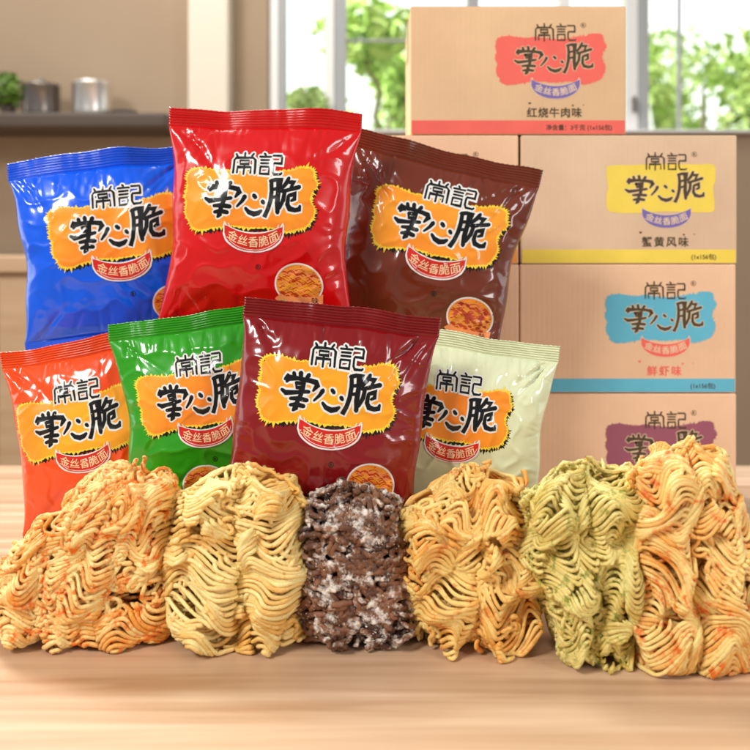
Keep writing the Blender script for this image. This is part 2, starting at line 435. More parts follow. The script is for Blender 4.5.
def bag(name, px, py, wpx, d, roll, yaw, lean, base_z, col, label, seed, ink=print_orange, meaty=False, crump=1.0, curl=0.0, art=(0, 0)):
    W = wpx*d/F
    rl = math.radians(roll); ln = math.radians(lean)
    R = Euler((-ln, rl, math.radians(yaw)), 'YXZ').to_matrix()
    top = at(px, py, d); up = R @ Vector((0, 0, 1))
    H = (top.z-base_z-W/2*math.sin(abs(rl))*.99)/(up.z)
    base = top-up*H
    print('bag', name, 'W %.3f H %.3f ratio %.2f' % (W, H, H/W), [round(v, 3) for v in base])
    r = empty('snack_bag', base, label, 'snack bag', 'snack bags standing in two rows')
    r.rotation_mode = 'YXZ'; r.rotation_euler = (-ln, rl, math.radians(yaw))
    S = BagSurf(W, H, seed, crump=crump, curl=curl, T=.026*W/.165)
    S.shift = (art[0]/wpx, art[1]/wpx)
    m = foil(name+'_foil', col)
    S.mesh(S.ib, S.it, 'wrapper', m, r); S.mesh(S.it, len(S.t)-1, 'top_seal', m, r); S.mesh(0, S.ib, 'bottom_seal', m, r)
    print_on_bag(S, A_SHADOW, 'splash_shadow', print_black, r, .00016)
    sp = print_on_bag(S, A_FLAME, 'splash_panel', print_yellow, r, .00024)
    print_on_bag(S, A_ORANGE, 'splash_centre', ink, sp, .00032)
    print_on_bag(S, A_LET, 'brand_lettering', [print_white, print_black], r, .00040)
    rb = print_on_bag(S, A_RIB, 'ribbon', [print_white, print_red], r, .00064)
    print_on_bag(S, A_RIBT, 'ribbon_lettering', [print_paleorange2, print_red], rb, .00084)
    print_on_bag(S, A_REG, 'registered_mark', print_black, r, .0003)
    print_on_bag(S, A_REG2, 'registered_mark', print_black, r, .0003)
    print_on_bag(S, A_BOWLM if meaty else A_BOWLG if name == 'green' else A_BOWL, 'noodle_picture', BOWLM, r, .0003)
    return r

ZF = .062
bag('orange', 86, 338, 176, .830, -9.5, -2, 5, .036, srgb(246, 78, 14), 'orange snack bag at the far left of the front row', 11, print_gold, crump=.9, curl=.3, art=(-9, 3))
bag('green', 196, 312, 178, .795, -7.5, 3, 5, ZF, srgb(44, 156, 20), 'green snack bag between the orange and the dark red ones', 23, print_orange, crump=1.1, curl=-.6, art=(0, 4))
bag('maroon', 343, 308, 197, .750, 7.0, 2, 5, ZF, srgb(132, 8, 16), 'dark red snack bag in the middle of the front row', 31, print_gold, crump=1.0, curl=.3, art=(2, -4))
bag('cream', 474, 334, 172, .800, 7.5, -4, 5, ZF, srgb(226, 232, 192), 'pale cream green snack bag beside the cartons', 47, print_orange, crump=1.2, art=(-9, 3))
bag('blue', 100, 152, 186, .905, -7.0, 4, 4, .200, srgb(0, 92, 240), 'bright blue snack bag at the left of the back row', 53, print_orange, crump=.9, art=(17, 0))
bag('red', 266, 110, 193, .860, 2.2, -2, 4, .219, srgb(214, 2, 8), 'bright red snack bag, the topmost, in the middle of the back row', 61, print_orange, crump=.9, art=(-1, 7))
bag('brown', 449, 150, 190, .905, 13.0, -3, 4, .168, srgb(112, 44, 22), 'brown snack bag tilted clockwise in front of the cartons', 79, print_orange, meaty=True, crump=1.2, art=(13, -5))

# ---------------------------------------------------------------- display blocks, table
block_white = mat('white_board', srgb(236, 230, 220), .5, bump=(60, .1, .0005))
def block(x0, x1, y0, y1, z1, label):
    r = MB().box(x0, x1, y0, y1, .0, z1, .002).build('display_block', block_white)
    tag(r, label, 'display block', 'white blocks the bags stand on')
block(-.212, .118, .735, .866, ZF-.001, 'long low white block under the green, dark red and cream snack bags')
block(-.298, -.2125, .795, .866, .035, 'lowest white block, under the orange snack bag')
block(-.318, -.182, .868, .972, .199, 'white block hidden under the blue snack bag')
block(-.180, -.012, .868, .945, .218, 'tallest white block, under the bright red snack bag')
block(-.010, .145, .868, .972, .167, 'white block under the brown snack bag')

def wood(name, c1, c2, scale=1.0, rough=.4):
    m = bpy.data.materials.new(name); m.use_nodes = True; nt = m.node_tree; b = nt.nodes['Principled BSDF']
    tc = nt.nodes.new('ShaderNodeTexCoord'); mp = nt.nodes.new('ShaderNodeMapping'); mp.inputs['Scale'].default_value = (1.5*scale, 26*scale, 26*scale)
    n = nt.nodes.new('ShaderNodeTexNoise'); n.inputs['Scale'].default_value = 1.6; n.inputs['Detail'].default_value = 8; n.inputs['Distortion'].default_value = .8
    r = nt.nodes.new('ShaderNodeValToRGB'); r.color_ramp.elements[0].color = c1; r.color_ramp.elements[1].color = c2
    r.color_ramp.elements[0].position = .3; r.color_ramp.elements[1].position = .7
    nt.links.new(tc.outputs['Object'], mp.inputs['Vector']); nt.links.new(mp.outputs['Vector'], n.inputs['Vector'])
    nt.links.new(n.outputs['Fac'], r.inputs['Fac']); nt.links.new(r.outputs['Color'], b.inputs['Base Color'])
    bp = nt.nodes.new('ShaderNodeBump'); bp.inputs['Strength'].default_value = .15; bp.inputs['Distance'].default_value = .001
    nt.links.new(n.outputs['Fac'], bp.inputs['Height']); nt.links.new(bp.outputs['Normal'], b.inputs['Normal'])
    b.inputs['Roughness'].default_value = rough
    return m
table_wood = wood('pale_table_wood', srgb(222, 190, 158), srgb(176, 134, 98), .8)
tb = empty('table', (0, .8, 0), 'pale wooden table that everything stands on', 'table')
MB().box(-.8, .8, -.55, .47, -.03, -.0005, .003).build('tabletop', table_wood, tb)
for sx in (-1, 1):
    for yy in (-.48, .40):
        MB().box(sx*.74-.03, sx*.74+.03, yy-.03, yy+.03, -.75, -.031, .003).build('leg', table_wood, tb)

# ---------------------------------------------------------------- cartons
card = {}
def cardboard(name, c, c2):
    m = mat(name, c, .85, spec=.25, vary=(9, tuple(x*.9 for x in c2[:3])+(1,)))
    nt = m.node_tree; b = nt.nodes['Principled BSDF']
    tc = nt.nodes.new('ShaderNodeTexCoord'); w = nt.nodes.new('ShaderNodeTexWave'); w.bands_direction = 'X'; w.inputs['Scale'].default_value = 55; w.inputs['Distortion'].default_value = .4
    n = nt.nodes.new('ShaderNodeTexNoise'); n.inputs['Scale'].default_value = 300
    ad = nt.nodes.new('ShaderNodeMath'); ad.operation = 'ADD'
    bp = nt.nodes.new('ShaderNodeBump'); bp.inputs['Strength'].default_value = .22; bp.inputs['Distance'].default_value = .0004
    nt.links.new(tc.outputs['Object'], w.inputs['Vector']); nt.links.new(tc.outputs['Object'], n.inputs['Vector'])
    nt.links.new(w.outputs['Fac'], ad.inputs[0]); nt.links.new(n.outputs['Fac'], ad.inputs[1]); nt.links.new(ad.outputs[0], bp.inputs['Height'])
    nt.links.new(bp.outputs['Normal'], b.inputs['Normal'])
    return m
CW, CH, CD, CY = 217/F, 129/F, .16, 1.0
tape = mat('clear_brown_tape', srgb(206, 160, 110), .25, coat=.4)
card_ink = mat('dark_brown_ink', srgb(84, 66, 44), .8)
card_pale = mat('pale_card_rim', srgb(240, 214, 176), .8)
def inkm(name, c): return mat(name, c, .8, spec=.2, vary=(40, tuple(min(1, x*1.08) for x in c[:3])+(1,)))
CP = 1/6.25/F                    # metres per art unit on the cartons
def flat_art(art, name, mats, parent, base):
    """art units of the carton zoom: x=600+X/6.25 px, y=140+Y/6.25 px, carton corner at (520, 135)"""
    vs = [((600-520+x/6.25)/F-CW/2, -CD/2-base-l*.00003, CH-(140-135+y/6.25)/F) for x, y, l in art.v]
    me = bpy.data.meshes.new(name); me.from_pydata(vs, [], [f for f, _ in art.f]); o = link(name, me, mats, parent)
    me.polygons.foreach_set('material_index', [m for _, m in art.f]); me.update(); return o
B_LET = art_lettering(False)
B_SPL = Art(); B_SPL.poly(jag(SPLASH, 12, 21, n=5), 0)
sm = [(x, y) for x, y in SPLASH]
B_SPLS = Art(); B_SPLS.poly(catmull([(52, 162), (200, 156), (400, 150), (600, 152), (690, 150), (716, 175), (718, 250), (704, 300), (712, 400), (700, 448), (600, 452), (400, 448), (200, 458), (80, 452), (42, 430), (38, 340), (46, 300), (38, 200)], 5), 0)
B_RIB = Art(); B_RIB.poly(arc_band(4), 0, 0); B_RIB.poly(arc_band(0), 1, 1)
for sx in (-1, 1):
    x0 = 412+sx*148; B_RIB.stroke([(x0-sx*6, 430), (x0, 420)], 7, 1.4, 0)
B_RIBT = Art(); B_RIBT.text('金丝香脆面', 0, 0, 52, 0, 0, bold=.01, width=256, place=on_arc)
B_REG = art_reg(586, 90, 15, 2.6)
def heart(a, x, y, r, lev):
    a.poly([(x, y+r), (x-r, y), (x-r*.9, y-r*.6), (x-r*.4, y-r*.8), (x, y-r*.3), (x+r*.4, y-r*.8), (x+r*.9, y-r*.6), (x+r, y)], lev)
def carton(px0, py1, cm, ink, ribm, flavour, fink, stripe_text, label, smooth=False, jx=0):
    x0 = (px0-HX)/F; zb = CAMZ-(py1-HY)/F
    r = empty('carton', ((px0-HX)/F+CW/2, CY+CD/2+jx, max(zb, 0)), label, 'carton', 'cardboard cartons stacked behind the snack bags')
    g = .0006
    MB().box(-CW/2+g, CW/2-g, -CD/2, CD/2, .0004, CH-.0006, .0016, 3).build('box_body', cm, r)
    # top flaps, tape and the seam where they meet
    for s in (-1, 1):
        y0, y1 = (-CD/2+.001, -.0006) if s < 0 else (.0006, CD/2-.001)
        MB().box(-CW/2+.0015, CW/2-.0015, y0, y1, CH-.0005, CH-.0001).build('top_flap', cm, r)
    MB().box(-CW/2-.0004, CW/2+.0004, -.024, .024, CH-.0001, CH+.00005).build('tape', tape, r)
    for s in (-1, 1): MB().box(s*(CW/2-.0002)-.0003, s*(CW/2-.0002)+.0003, -.024, .024, CH-.045, CH).build('tape', tape, r)
    MB().box(-CW/2+.002, CW/2-.002, -CD/2-.00025, -CD/2+.001, .0012, .0160).build('colour_stripe', ink, r)
    flat_art(B_SPLS if smooth else B_SPL, 'splash_panel', ink, r, .0002)
    flat_art(B_LET, 'brand_lettering', [card_pale, card_ink], r, .0003)
    rb = flat_art(B_RIB, 'ribbon', [card_pale if ribm[1] else ribm[0], ribm[0]], r, .0003)
    flat_art(B_RIBT, 'ribbon_lettering', card_pale, rb, .0004)
    flat_art(B_REG, 'registered_mark', card_ink, r, .0002)
    a = Art(); n = len(flavour)
    a.text(flavour, 404, 636, 66, 0, bold=.02, space=1.12 if n > 4 else 1.3)
    for hx, hy, hr in ((250, 578, 9), (520, 592, 7), (585, 590, 4)): heart(a, hx, hy, hr, .5)
    flat_art(a, 'flavour_lettering', fink, r, .0002)
    a = Art()
    a.text(stripe_text, 0, 0, 38, 0, bold=.016, place=lambda x, y, w=len(stripe_text): (645-(86 if len(stripe_text) > 9 else 0)+x, 732+y))
    flat_art(a, 'stripe_lettering', card_ink, r, .0004)
    return r
kraft = cardboard('peach_kraft', srgb(248, 206, 170), srgb(246, 202, 164))
kraft2 = cardboard('tan_kraft', srgb(234, 202, 170), srgb(230, 196, 164))
kraft3 = cardboard('sand_kraft', srgb(238, 200, 158), srgb(234, 194, 152))
i_salmon = inkm('salmon_ink', srgb(242, 112, 100)); i_yel = inkm('box_yellow_ink', srgb(244, 216, 92)); i_teal = inkm('teal_ink', srgb(104, 186, 212))
i_mauve = inkm('mauve_ink', srgb(158, 92, 108)); i_or = inkm('box_orange_ink', srgb(250, 168, 84)); i_vio = inkm('violet_ink', srgb(128, 112, 176)); i_mar = inkm('box_maroon_ink', srgb(178, 70, 78))
C1, C2, C3, C4 = 134.5, 264, 393, 522.5
carton(520, C4, kraft, i_mauve, (i_mar, 1), '香辣味', card_ink, '(1x156包)', 'carton with a mauve splash, lowest of the right stack')
carton(519.5, C3, kraft, i_teal, (i_salmon, 1), '鲜虾味', i_salmon, '(1x156包)', 'carton with a blue splash and blue stripe')
carton(520.5, C2, kraft2, i_yel, (i_vio, 1), '蟹黄风味', card_ink, '(1x156包)', 'carton with a yellow splash and yellow stripe', smooth=True)
carton(302, C4, kraft, i_teal, (i_salmon, 1), '鲜虾味', card_ink, '(1x156包)', 'carton behind the cream snack bag, lowest of the left stack')
carton(302.5, C3, kraft, i_mar, (i_vio, 1), '香辣味', card_ink, '(1x156包)', 'carton with a dark red splash behind the brown and cream snack bags')
carton(302, C2, kraft, i_or, (i_vio, 1), '香辣味', card_ink, '(1x156包)', 'carton with an orange stripe behind the brown snack bag')
carton(410, C1, kraft3, i_salmon, (i_vio, 1), '红烧牛肉味', card_ink, '净含量：3千克 (1x156包)', 'carton with a salmon red splash on top of the stacks', jx=.002)

# ---------------------------------------------------------------- noodle cakes
def tubes(paths, rad, name, m, parent=None, loc=None, ns=7):
    """paths: list of (n,3) arrays -> one mesh; per strand tone attribute"""
    VV = []; FF = []; tone = []; off = 0
    ang = np.arange(ns)*2*PI/ns; ca, sa = np.cos(ang), np.sin(ang)
    for p in paths:
        n = len(p)
        if n < 4: continue
        t = np.gradient(p, axis=0); t /= np.linalg.norm(t, axis=1, keepdims=True)+1e-12
        ref = np.array([.13, 1., .21]); a = np.cross(t, ref); a /= np.linalg.norm(a, axis=1, keepdims=True)+1e-9; b = np.cross(t, a)
        r = rad*rng.uniform(.85, 1.12)*(1+.09*np.sin(np.arange(n)*.5+rng.uniform(0, 6))+rng.normal(0, .035, n))
        r[0] *= .35; r[-1] *= .35; r[1] *= .85; r[-2] *= .85
        ring = p[:, None, :]+r[:, None, None]*(ca[None, :, None]*a[:, None, :]+sa[None, :, None]*b[:, None, :])
        VV.append(ring.reshape(-1, 3)); tone.append(np.full(n*ns, rng.uniform(0, 1)))
        idx = off+np.arange(n*ns).reshape(n, ns)
        q = np.stack([idx[:-1], np.roll(idx[:-1], -1, 1), np.roll(idx[1:], -1, 1), idx[1:]], -1).reshape(-1, 4)
        FF.append(q); off += n*ns
        FF.append(np.array([[idx[0, 0], idx[0, 2], idx[0, 4], idx[0, 5]], [idx[-1, 0], idx[-1, 2], idx[-1, 4], idx[-1, 5]]]))
    V = np.concatenate(VV); Q = np.concatenate(FF)
    me = bpy.data.meshes.new(name); me.vertices.add(len(V)); me.vertices.foreach_set('co', V.ravel())
    me.loops.add(Q.size); me.loops.foreach_set('vertex_index', Q.ravel())
    me.polygons.add(len(Q)); me.polygons.foreach_set('loop_start', np.arange(len(Q))*4); me.polygons.foreach_set('loop_total', np.full(len(Q), 4))
    me.update(calc_edges=True); me.validate()
    at_ = me.attributes.new('tone', 'FLOAT', 'POINT'); at_.data.foreach_set('value', np.concatenate(tone))
    return link(name, me, m, parent, loc, smooth=True)

def noodle_mat(name, pale, deep, spice, spice_amt, spice_scale=90, rough=.4, blotch=22):
    m = bpy.data.materials.new(name); m.use_nodes = True; nt = m.node_tree; b = nt.nodes['Principled BSDF']; L = nt.links.new
    tc = nt.nodes.new('ShaderNodeTexCoord')
    at_ = nt.nodes.new('ShaderNodeAttribute'); at_.attribute_name = 'tone'
    n1 = nt.nodes.new('ShaderNodeTexNoise'); n1.inputs['Scale'].default_value = blotch; n1.inputs['Detail'].default_value = 4
    L(tc.outputs['Object'], n1.inputs['Vector'])
    mm = nt.nodes.new('ShaderNodeMath'); mm.operation = 'MULTIPLY_ADD'; mm.inputs[1].default_value = .35; L(at_.outputs['Fac'], mm.inputs[0]); L(n1.outputs['Fac'], mm.inputs[2])
    r = nt.nodes.new('ShaderNodeValToRGB'); r.color_ramp.elements[0].position = .52; r.color_ramp.elements[1].position = .92
    r.color_ramp.elements[0].color = pale; r.color_ramp.elements[1].color = deep; L(mm.outputs[0], r.inputs['Fac'])
    n2 = nt.nodes.new('ShaderNodeTexNoise'); n2.inputs['Scale'].default_value = spice_scale; n2.inputs['Detail'].default_value = 6; n2.inputs['Roughness'].default_value = .7
    L(tc.outputs['Object'], n2.inputs['Vector'])
    r2 = nt.nodes.new('ShaderNodeValToRGB'); r2.color_ramp.elements[0].position = 1-spice_amt-.06; r2.color_ramp.elements[1].position = 1-spice_amt+.05
    L(n2.outputs['Fac'], r2.inputs['Fac'])
    mx = nt.nodes.new('ShaderNodeMix'); mx.data_type = 'RGBA'; L(r2.outputs['Color'], mx.inputs[0]); L(r.outputs['Color'], mx.inputs[6]); mx.inputs[7].default_value = spice
    L(mx.outputs[2], b.inputs['Base Color'])
    n3 = nt.nodes.new('ShaderNodeTexNoise'); n3.inputs['Scale'].default_value = 520; n3.inputs['Detail'].default_value = 3; L(tc.outputs['Object'], n3.inputs['Vector'])
    bp = nt.nodes.new('ShaderNodeBump'); bp.inputs['Strength'].default_value = .7; bp.inputs['Distance'].default_value = .0012
    L(n3.outputs['Fac'], bp.inputs['Height']); L(bp.outputs['Normal'], b.inputs['Normal'])
    b.inputs['Roughness'].default_value = rough
    b.inputs['Subsurface Weight'].default_value = .15; b.inputs['Subsurface Radius'].default_value = (1, .45, .15); b.inputs['Subsurface Scale'].default_value = .003
    return m

def interp(tab, z):
    return np.interp(z, [t[0] for t in tab], [t[1] for t in tab])

def cake(outline, d, m, label, seed, drop=14, flakes=None, ncol=3, N=5, rad=.0021, T=.024, warp=.005, tilt=0.0, layers=3, bulge=.004, rough=.0006, swirl=0.0, step_k=1.05, amp=1.1, extra=26, short=False, sheet=False, sheetA=.006, waves=1.6, lobe=.007):
    """outline: rows (py, left px, right px) from top to foot; the last row is on the table"""
    zs = [CAMZ-(r_[0]-HY+drop*(1, .8, .5, .25, 0, 0, 0, 0)[i])*d/F for i, r_ in enumerate(outline)]; zb = zs[-1]
    Lx = [((r_[1]-HX)*d/F) for r_ in outline]; Rx = [((r_[2]-HX)*d/F) for r_ in outline]
    zt = zs[0]; o = np.argsort(zs); zsa = np.array(zs)[o]; La = np.array(Lx)[o]; Ra = np.array(Rx)[o]
    cx = (min(Lx)+max(Rx))/2
    r = random.Random(seed); dd = rad*2
    def LR(z): return np.interp(z, zsa, La), np.interp(z, zsa, Ra)
    o1, o2 = r.uniform(0, 99), r.uniform(0, 99)
    def place(X, Z, depth, side):
        """X in 0..1 across, Z world -> world point on a rounded block"""
        l, rr = LR(np.clip(Z, zb, zt)); q = np.clip(X*2-1, -1.15, 1.15)
        x = (l+rr)/2+q*(rr-l)/2
        topr = np.clip((zt-Z)/.028, 0.05, 1)**.5
        prof = np.clip(1-np.abs(np.clip(q, -1, 1))**3, 0.02, 1)**.5
        y = side*(T*prof*topr-depth*(.5+.5*prof))
        return x, y
    paths = []
    for side in (-1, 1):
        if sheet:
            for lay in range(2):
              for c in range(ncol):
                rows = int((zt-zb)/(dd*1.0))+8; f0 = r.uniform(0, 99)
                for k in range(rows):
                    z0 = zt+.006-k*dd*1.02
                    q = np.linspace(-1.06, 1.06, 64)
                    ph = 2.6*noise.noise(Vector((f0, z0*28, c*7.0)))+lay*1.5+c
                    a_ = q*PI*waves*.5+ph
                    ll = c/ncol; X = (c+.5+q*.5)/ncol
                    wob = np.array([noise.noise(Vector((x*5+f0, z0*160, k*.7))) for x in X])
                    zc = z0+sheetA*(np.cos(a_)-.6*q*q)+wob*dd*.55
                    lim = zt-.008-.007*(X*2-1)**2+.003*math.sin(c*2.3+seed)
                    zc = np.where(zc > lim, lim+.008*(1-np.exp(-(zc-lim)/.008)), zc)
                    lobe_ = lobe*(1-np.abs(q)**2.4)
                    x, y = place(X, zc, lay*dd*1.6-dd*.9, side)
                    y = y+side*(lobe_+bulge*.8*np.sin(a_*1.0+k*.22)+wob*rad*1.2)
                    P = np.stack([x, y, zc], 1)
                    cut_ = np.array([noise.noise(Vector((p[0]*42+f0, p[2]*42, lay*9.0+k*.06))) for p in P])
                    ok = (zc > zb+rad) & (cut_ > (-.16 if lay == 0 else -.42))
                    idx = np.where(ok)[0]
                    if len(idx) < 8: continue
                    for seg in np.split(idx, np.where(np.diff(idx) > 1)[0]+1):
                        if len(seg) < 9: continue
                        Q = P[seg].copy(); e = min(6, len(seg)//3)
                        Q[:e, 1] -= side*np.linspace(1, 0, e)**2*dd*1.6; Q[-e:, 1] -= side*np.linspace(0, 1, e)**2*dd*1.6
                        for i in range(len(Q)):
                            v = Vector(Q[i]); w = noise.noise_vector(Vector((v.x*34+o1, v.y*34, v.z*34+o2)))
                            Q[i] += np.array((w.x, w.y*.8, w.z))*warp
                        Q[:, 2] = np.maximum(Q[:, 2], zb+rad)
                        paths.append(Q)
        for lay in range((layers if side < 0 else 2)-(1 if sheet else 0)):
            dep = (lay+(1.6 if sheet else 0))*dd*1.7
            nc = ncol+(lay % 2)
            for c in range(nc):
                hwn = .5/nc*amp
                step = N*dd*step_k; z0 = zt+r.uniform(0, step)+step*.4; M = int((zt-zb)/step)+3
                ph = r.uniform(0, PI); flip = r.choice((-1, 1)); dr = r.uniform(-.3, .3)
                for k in range(N):
                    s = np.linspace(0, M*PI, M*22)
                    jit = r.uniform(-.08, .08)
                    zc = z0-step*s/PI-k*dd*1.02+ .0012*np.sin(s*.7+k)
                    wv = np.sin(s+ph+jit); wv = np.sign(wv)*np.abs(wv)**.8
                    X = (c+.5)/nc+flip*hwn*wv*(1+.12*np.sin(s*.31+c)) + tilt*(zc-zb)/.1*.0
                    zc = zc+tilt*(X-.5)*.1
                    keep = (zc > zb+rad) & (zc < zt+.004-.010*(X*2-1)**2+.004*math.sin(c*2.1+k))
                    x, y = place(X, zc, dep, side)
                    bl = bulge*np.sin(2*(s+ph)+1.1+k*.12+dr)*1.0+rad*.9*np.sin(s*1.0+k*1.9+lay)
                    y = y+side*bl*.8
                    P = np.stack([x, y, zc], 1)
                    P = P[keep] if keep.sum() > 5 else P[:0]
                    if len(P) < 6: continue
                    # smooth 3D warp
                    for i in range(len(P)):
                        v = Vector(P[i]*1.0); w = noise.noise_vector(Vector((v.x*34+o1, v.y*34, v.z*34+o2))); w2 = noise.noise_vector(Vector((v.x*95+o2, v.y*95, v.z*95)))
                        P[i] += np.array((w.x, w.y*.8, w.z))*warp+np.array(w2)*warp*.3
                    P += rng.normal(0, rough, P.shape)*.5
                    P[:, 2] = np.maximum(P[:, 2], zb+rad)
                    if short:
                        i = 0
                        while i < len(P)-6:
                            ln = r.randint(6, 14); paths.append(P[i:i+ln]+rng.normal(0, rad*.7, 3)); i += ln+r.randint(0, 2)
                    else:
                        # break long strands here and there
                        i = 0
                        while i < len(P):
                            ln = r.randint(120, 380); paths.append(P[i:i+ln+1]); i += ln
    # loose curls lying over the surface
    for k in range(extra):
        side = -1 if r.random() < .8 else 1
        X0 = r.uniform(.1, .9); Z0 = r.uniform(zb+.01, zt-.008); a0 = r.uniform(0, 2*PI); n = r.randint(24, 60)
        cur = r.uniform(-1, 1); px_, pz_ = 0., 0.; l, rr = LR(Z0); pts = []
        for i in range(n):
            cur += r.gauss(0, .35); cur = max(-1.6, min(1.6, cur)); a0 += cur*.22
            px_ += math.cos(a0)*.0009; pz_ += math.sin(a0)*.0009
            X = X0+px_/(rr-l); Z = Z0+pz_
            if not (.02 < X < .98 and zb+rad < Z < zt-.002): break
            x, y = place(np.array(X), np.array(Z), -rad*r.uniform(.8, 1.0), side)
            pts.append((float(x), float(y)+side*.001*math.sin(i*.3), Z))
        if len(pts) > 8:
            P = np.array(pts); P[1:-1] = (P[:-2]+P[1:-1]*2+P[2:])/4; paths.append(P)
    allp = np.concatenate(paths); xa, xb = np.percentile(allp[:, 0], (.6, 99.4)); za = np.percentile(allp[:, 2], 99.6)
    lo_, hi_ = min(Lx)-.003, max(Rx)+.003
    for p in paths:
        p[:, 0] = lo_+rad+(p[:, 0]-xa)*(hi_-lo_-2*rad)/(xb-xa); p[:, 2] = zb+rad+(p[:, 2]-zb-rad)*(zt-rad-zb)/(za-zb)
    paths = [p-np.array([cx, 0, zb]) for p in paths]
    # keep the spread of lengths sane where clipping produced jumps
    out = []
    for p in paths:
        if len(p) < 5: continue
        j = np.where(np.linalg.norm(np.diff(p, axis=0), axis=1) > .006)[0]
        for seg in np.split(p, j+1):
            if len(seg) > 4: out.append(seg)
    ob = tubes(out, rad, 'noodle_cake', m, loc=(cx, d+T, 0))
    tag(ob, label, 'noodle cake', 'fried noodle cakes in front of the bags')
    if flakes:
        fm, nf, fs, fname = flakes
        co = np.empty(len(ob.data.vertices)*3); ob.data.vertices.foreach_get('co', co); co = co.reshape(-1, 3)
        pick = co[rng.integers(0, len(co), nf*6)]
        dens = np.array([noise.noise(Vector((p[0]*45+seed, p[1]*45, p[2]*45))) for p in pick]); pick = pick[dens > .02][:nf]
        V = []; Fc = []
        for p in pick:
            b_ = len(V); sz = fs*rng.uniform(.4, 1.3); A = rng.normal(0, 1, (3, 3)); A /= np.linalg.norm(A, axis=1, keepdims=True)
            for v in ((1, 0, 0), (-1, 0, 0), (0, 1, 0), (0, -1, 0), (0, 0, .5), (0, 0, -.5)): V.append(tuple(p+(np.array(v)*sz*rng.uniform(.6, 1.3))@A))
            for f in ((0, 2, 4), (2, 1, 4), (1, 3, 4), (3, 0, 4), (2, 0, 5), (1, 2, 5), (3, 1, 5), (0, 3, 5)): Fc.append(tuple(b_+k for k in f))
        me = bpy.data.meshes.new(fname); me.from_pydata(V, [], Fc); fo = link(fname, me, fm, ob); fo['kind'] = 'stuff'
    print('cake', seed, len(ob.data.vertices))
    return ob

m1 = noodle_mat('spicy_noodle', srgb(253, 224, 150), srgb(242, 164, 66), srgb(240, 118, 14), .43, 110)
m2 = noodle_mat('plain_noodle', srgb(254, 232, 160), srgb(240, 186, 96), srgb(216, 136, 54), .35, 110)
m3 = noodle_mat('cocoa_noodle', srgb(140, 94, 66), srgb(66, 36, 24), srgb(236, 224, 212), .44, 75, rough=.6, blotch=40)
m4 = noodle_mat('golden_noodle', srgb(253, 220, 138), srgb(238, 166, 68), srgb(216, 118, 34), .38, 90)
m5 = noodle_mat('seaweed_noodle', srgb(240, 222, 142), srgb(212, 184, 92), srgb(150, 150, 54), .41, 130)
m6 = noodle_mat('amber_noodle', srgb(253, 222, 144), srgb(240, 166, 72), srgb(232, 112, 26), .40, 90)
f_or = mat('orange_seasoning', srgb(226, 92, 10), .7); f_gr = mat('green_seasoning', srgb(96, 118, 34), .8); f_wh = mat('sugar_crumb', srgb(232, 220, 208), .6); f_br = mat('toasted_crumb', srgb(190, 120, 50), .7)

cake([(464, 116, 142), (476, 98, 154), (500, 76, 164), (530, 40, 170), (560, 4, 172), (600, -18, 172), (652, -16, 168)], .685, m1,
     'noodle cake dusted with orange seasoning, leftmost in front', 101, flakes=(f_or, 5200, .0006, 'seasoning_flakes'), ncol=3, N=4, rad=.0018, warp=.011, bulge=.004, extra=190, amp=1.2, sheet=True, sheetA=.005, waves=2.8, lobe=.004)
cake([(466, 216, 282), (474, 200, 292), (496, 168, 300), (530, 162, 308), (580, 160, 310), (655, 166, 306)], .68, m2,
     'pale yellow wavy noodle cake in front of the green bag', 102, flakes=(f_br, 900, .0005, 'toasted_crumbs'), ncol=2, N=5, rad=.00185, warp=.009, bulge=.005, extra=30, sheet=True, sheetA=.008, waves=2.0, lobe=.009)
cake([(482, 336, 374), (494, 316, 388), (520, 302, 400), (560, 298, 410), (610, 296, 412), (652, 302, 408)], .68, m3,
     'dark brown noodle cake with white glaze', 103, drop=10, flakes=(f_wh, 4200, .0008, 'sugar_crumbs'), ncol=4, N=3, rad=.0023, warp=.009, bulge=.006, extra=140, short=True, rough=.0010)
cake([(468, 462, 505), (480, 436, 522), (505, 406, 534), (540, 400, 546), (590, 400, 548), (630, 408, 540), (655, 418, 532)], .675, m4,
     'golden rounded noodle cake in front of the cream bag', 104, flakes=(f_br, 1200, .0005, 'toasted_crumbs'), ncol=2, N=5, rad=.0018, warp=.016, bulge=.007, extra=60, T=.028, sheet=True, sheetA=.009, waves=2.6, lobe=.008)
cake([(466, 552, 632), (478, 538, 648), (510, 532, 656), (560, 538, 654), (620, 552, 650), (674, 562, 644)], .655, m5,
     'greenish noodle cake in front of the right carton stack', 105, flakes=(f_gr, 4200, .0005, 'seasoning_flakes'), ncol=2, N=4, rad=.0016, warp=.013, bulge=.006, extra=110, sheet=True, sheetA=.007, waves=2.8, lobe=.010)
cake([(446, 676, 722), (458, 658, 740), (490, 646, 754), (540, 640, 766), (600, 638, 774), (682, 644, 772)], .645, m6,
     'tall amber and orange noodle cake at the right edge', 106, flakes=(f_or, 1200, .0005, 'seasoning_flakes'), ncol=2, N=6, rad=.0017, warp=.013, bulge=.006, extra=40, sheet=True, sheetA=.009, waves=2.4, lobe=.009)

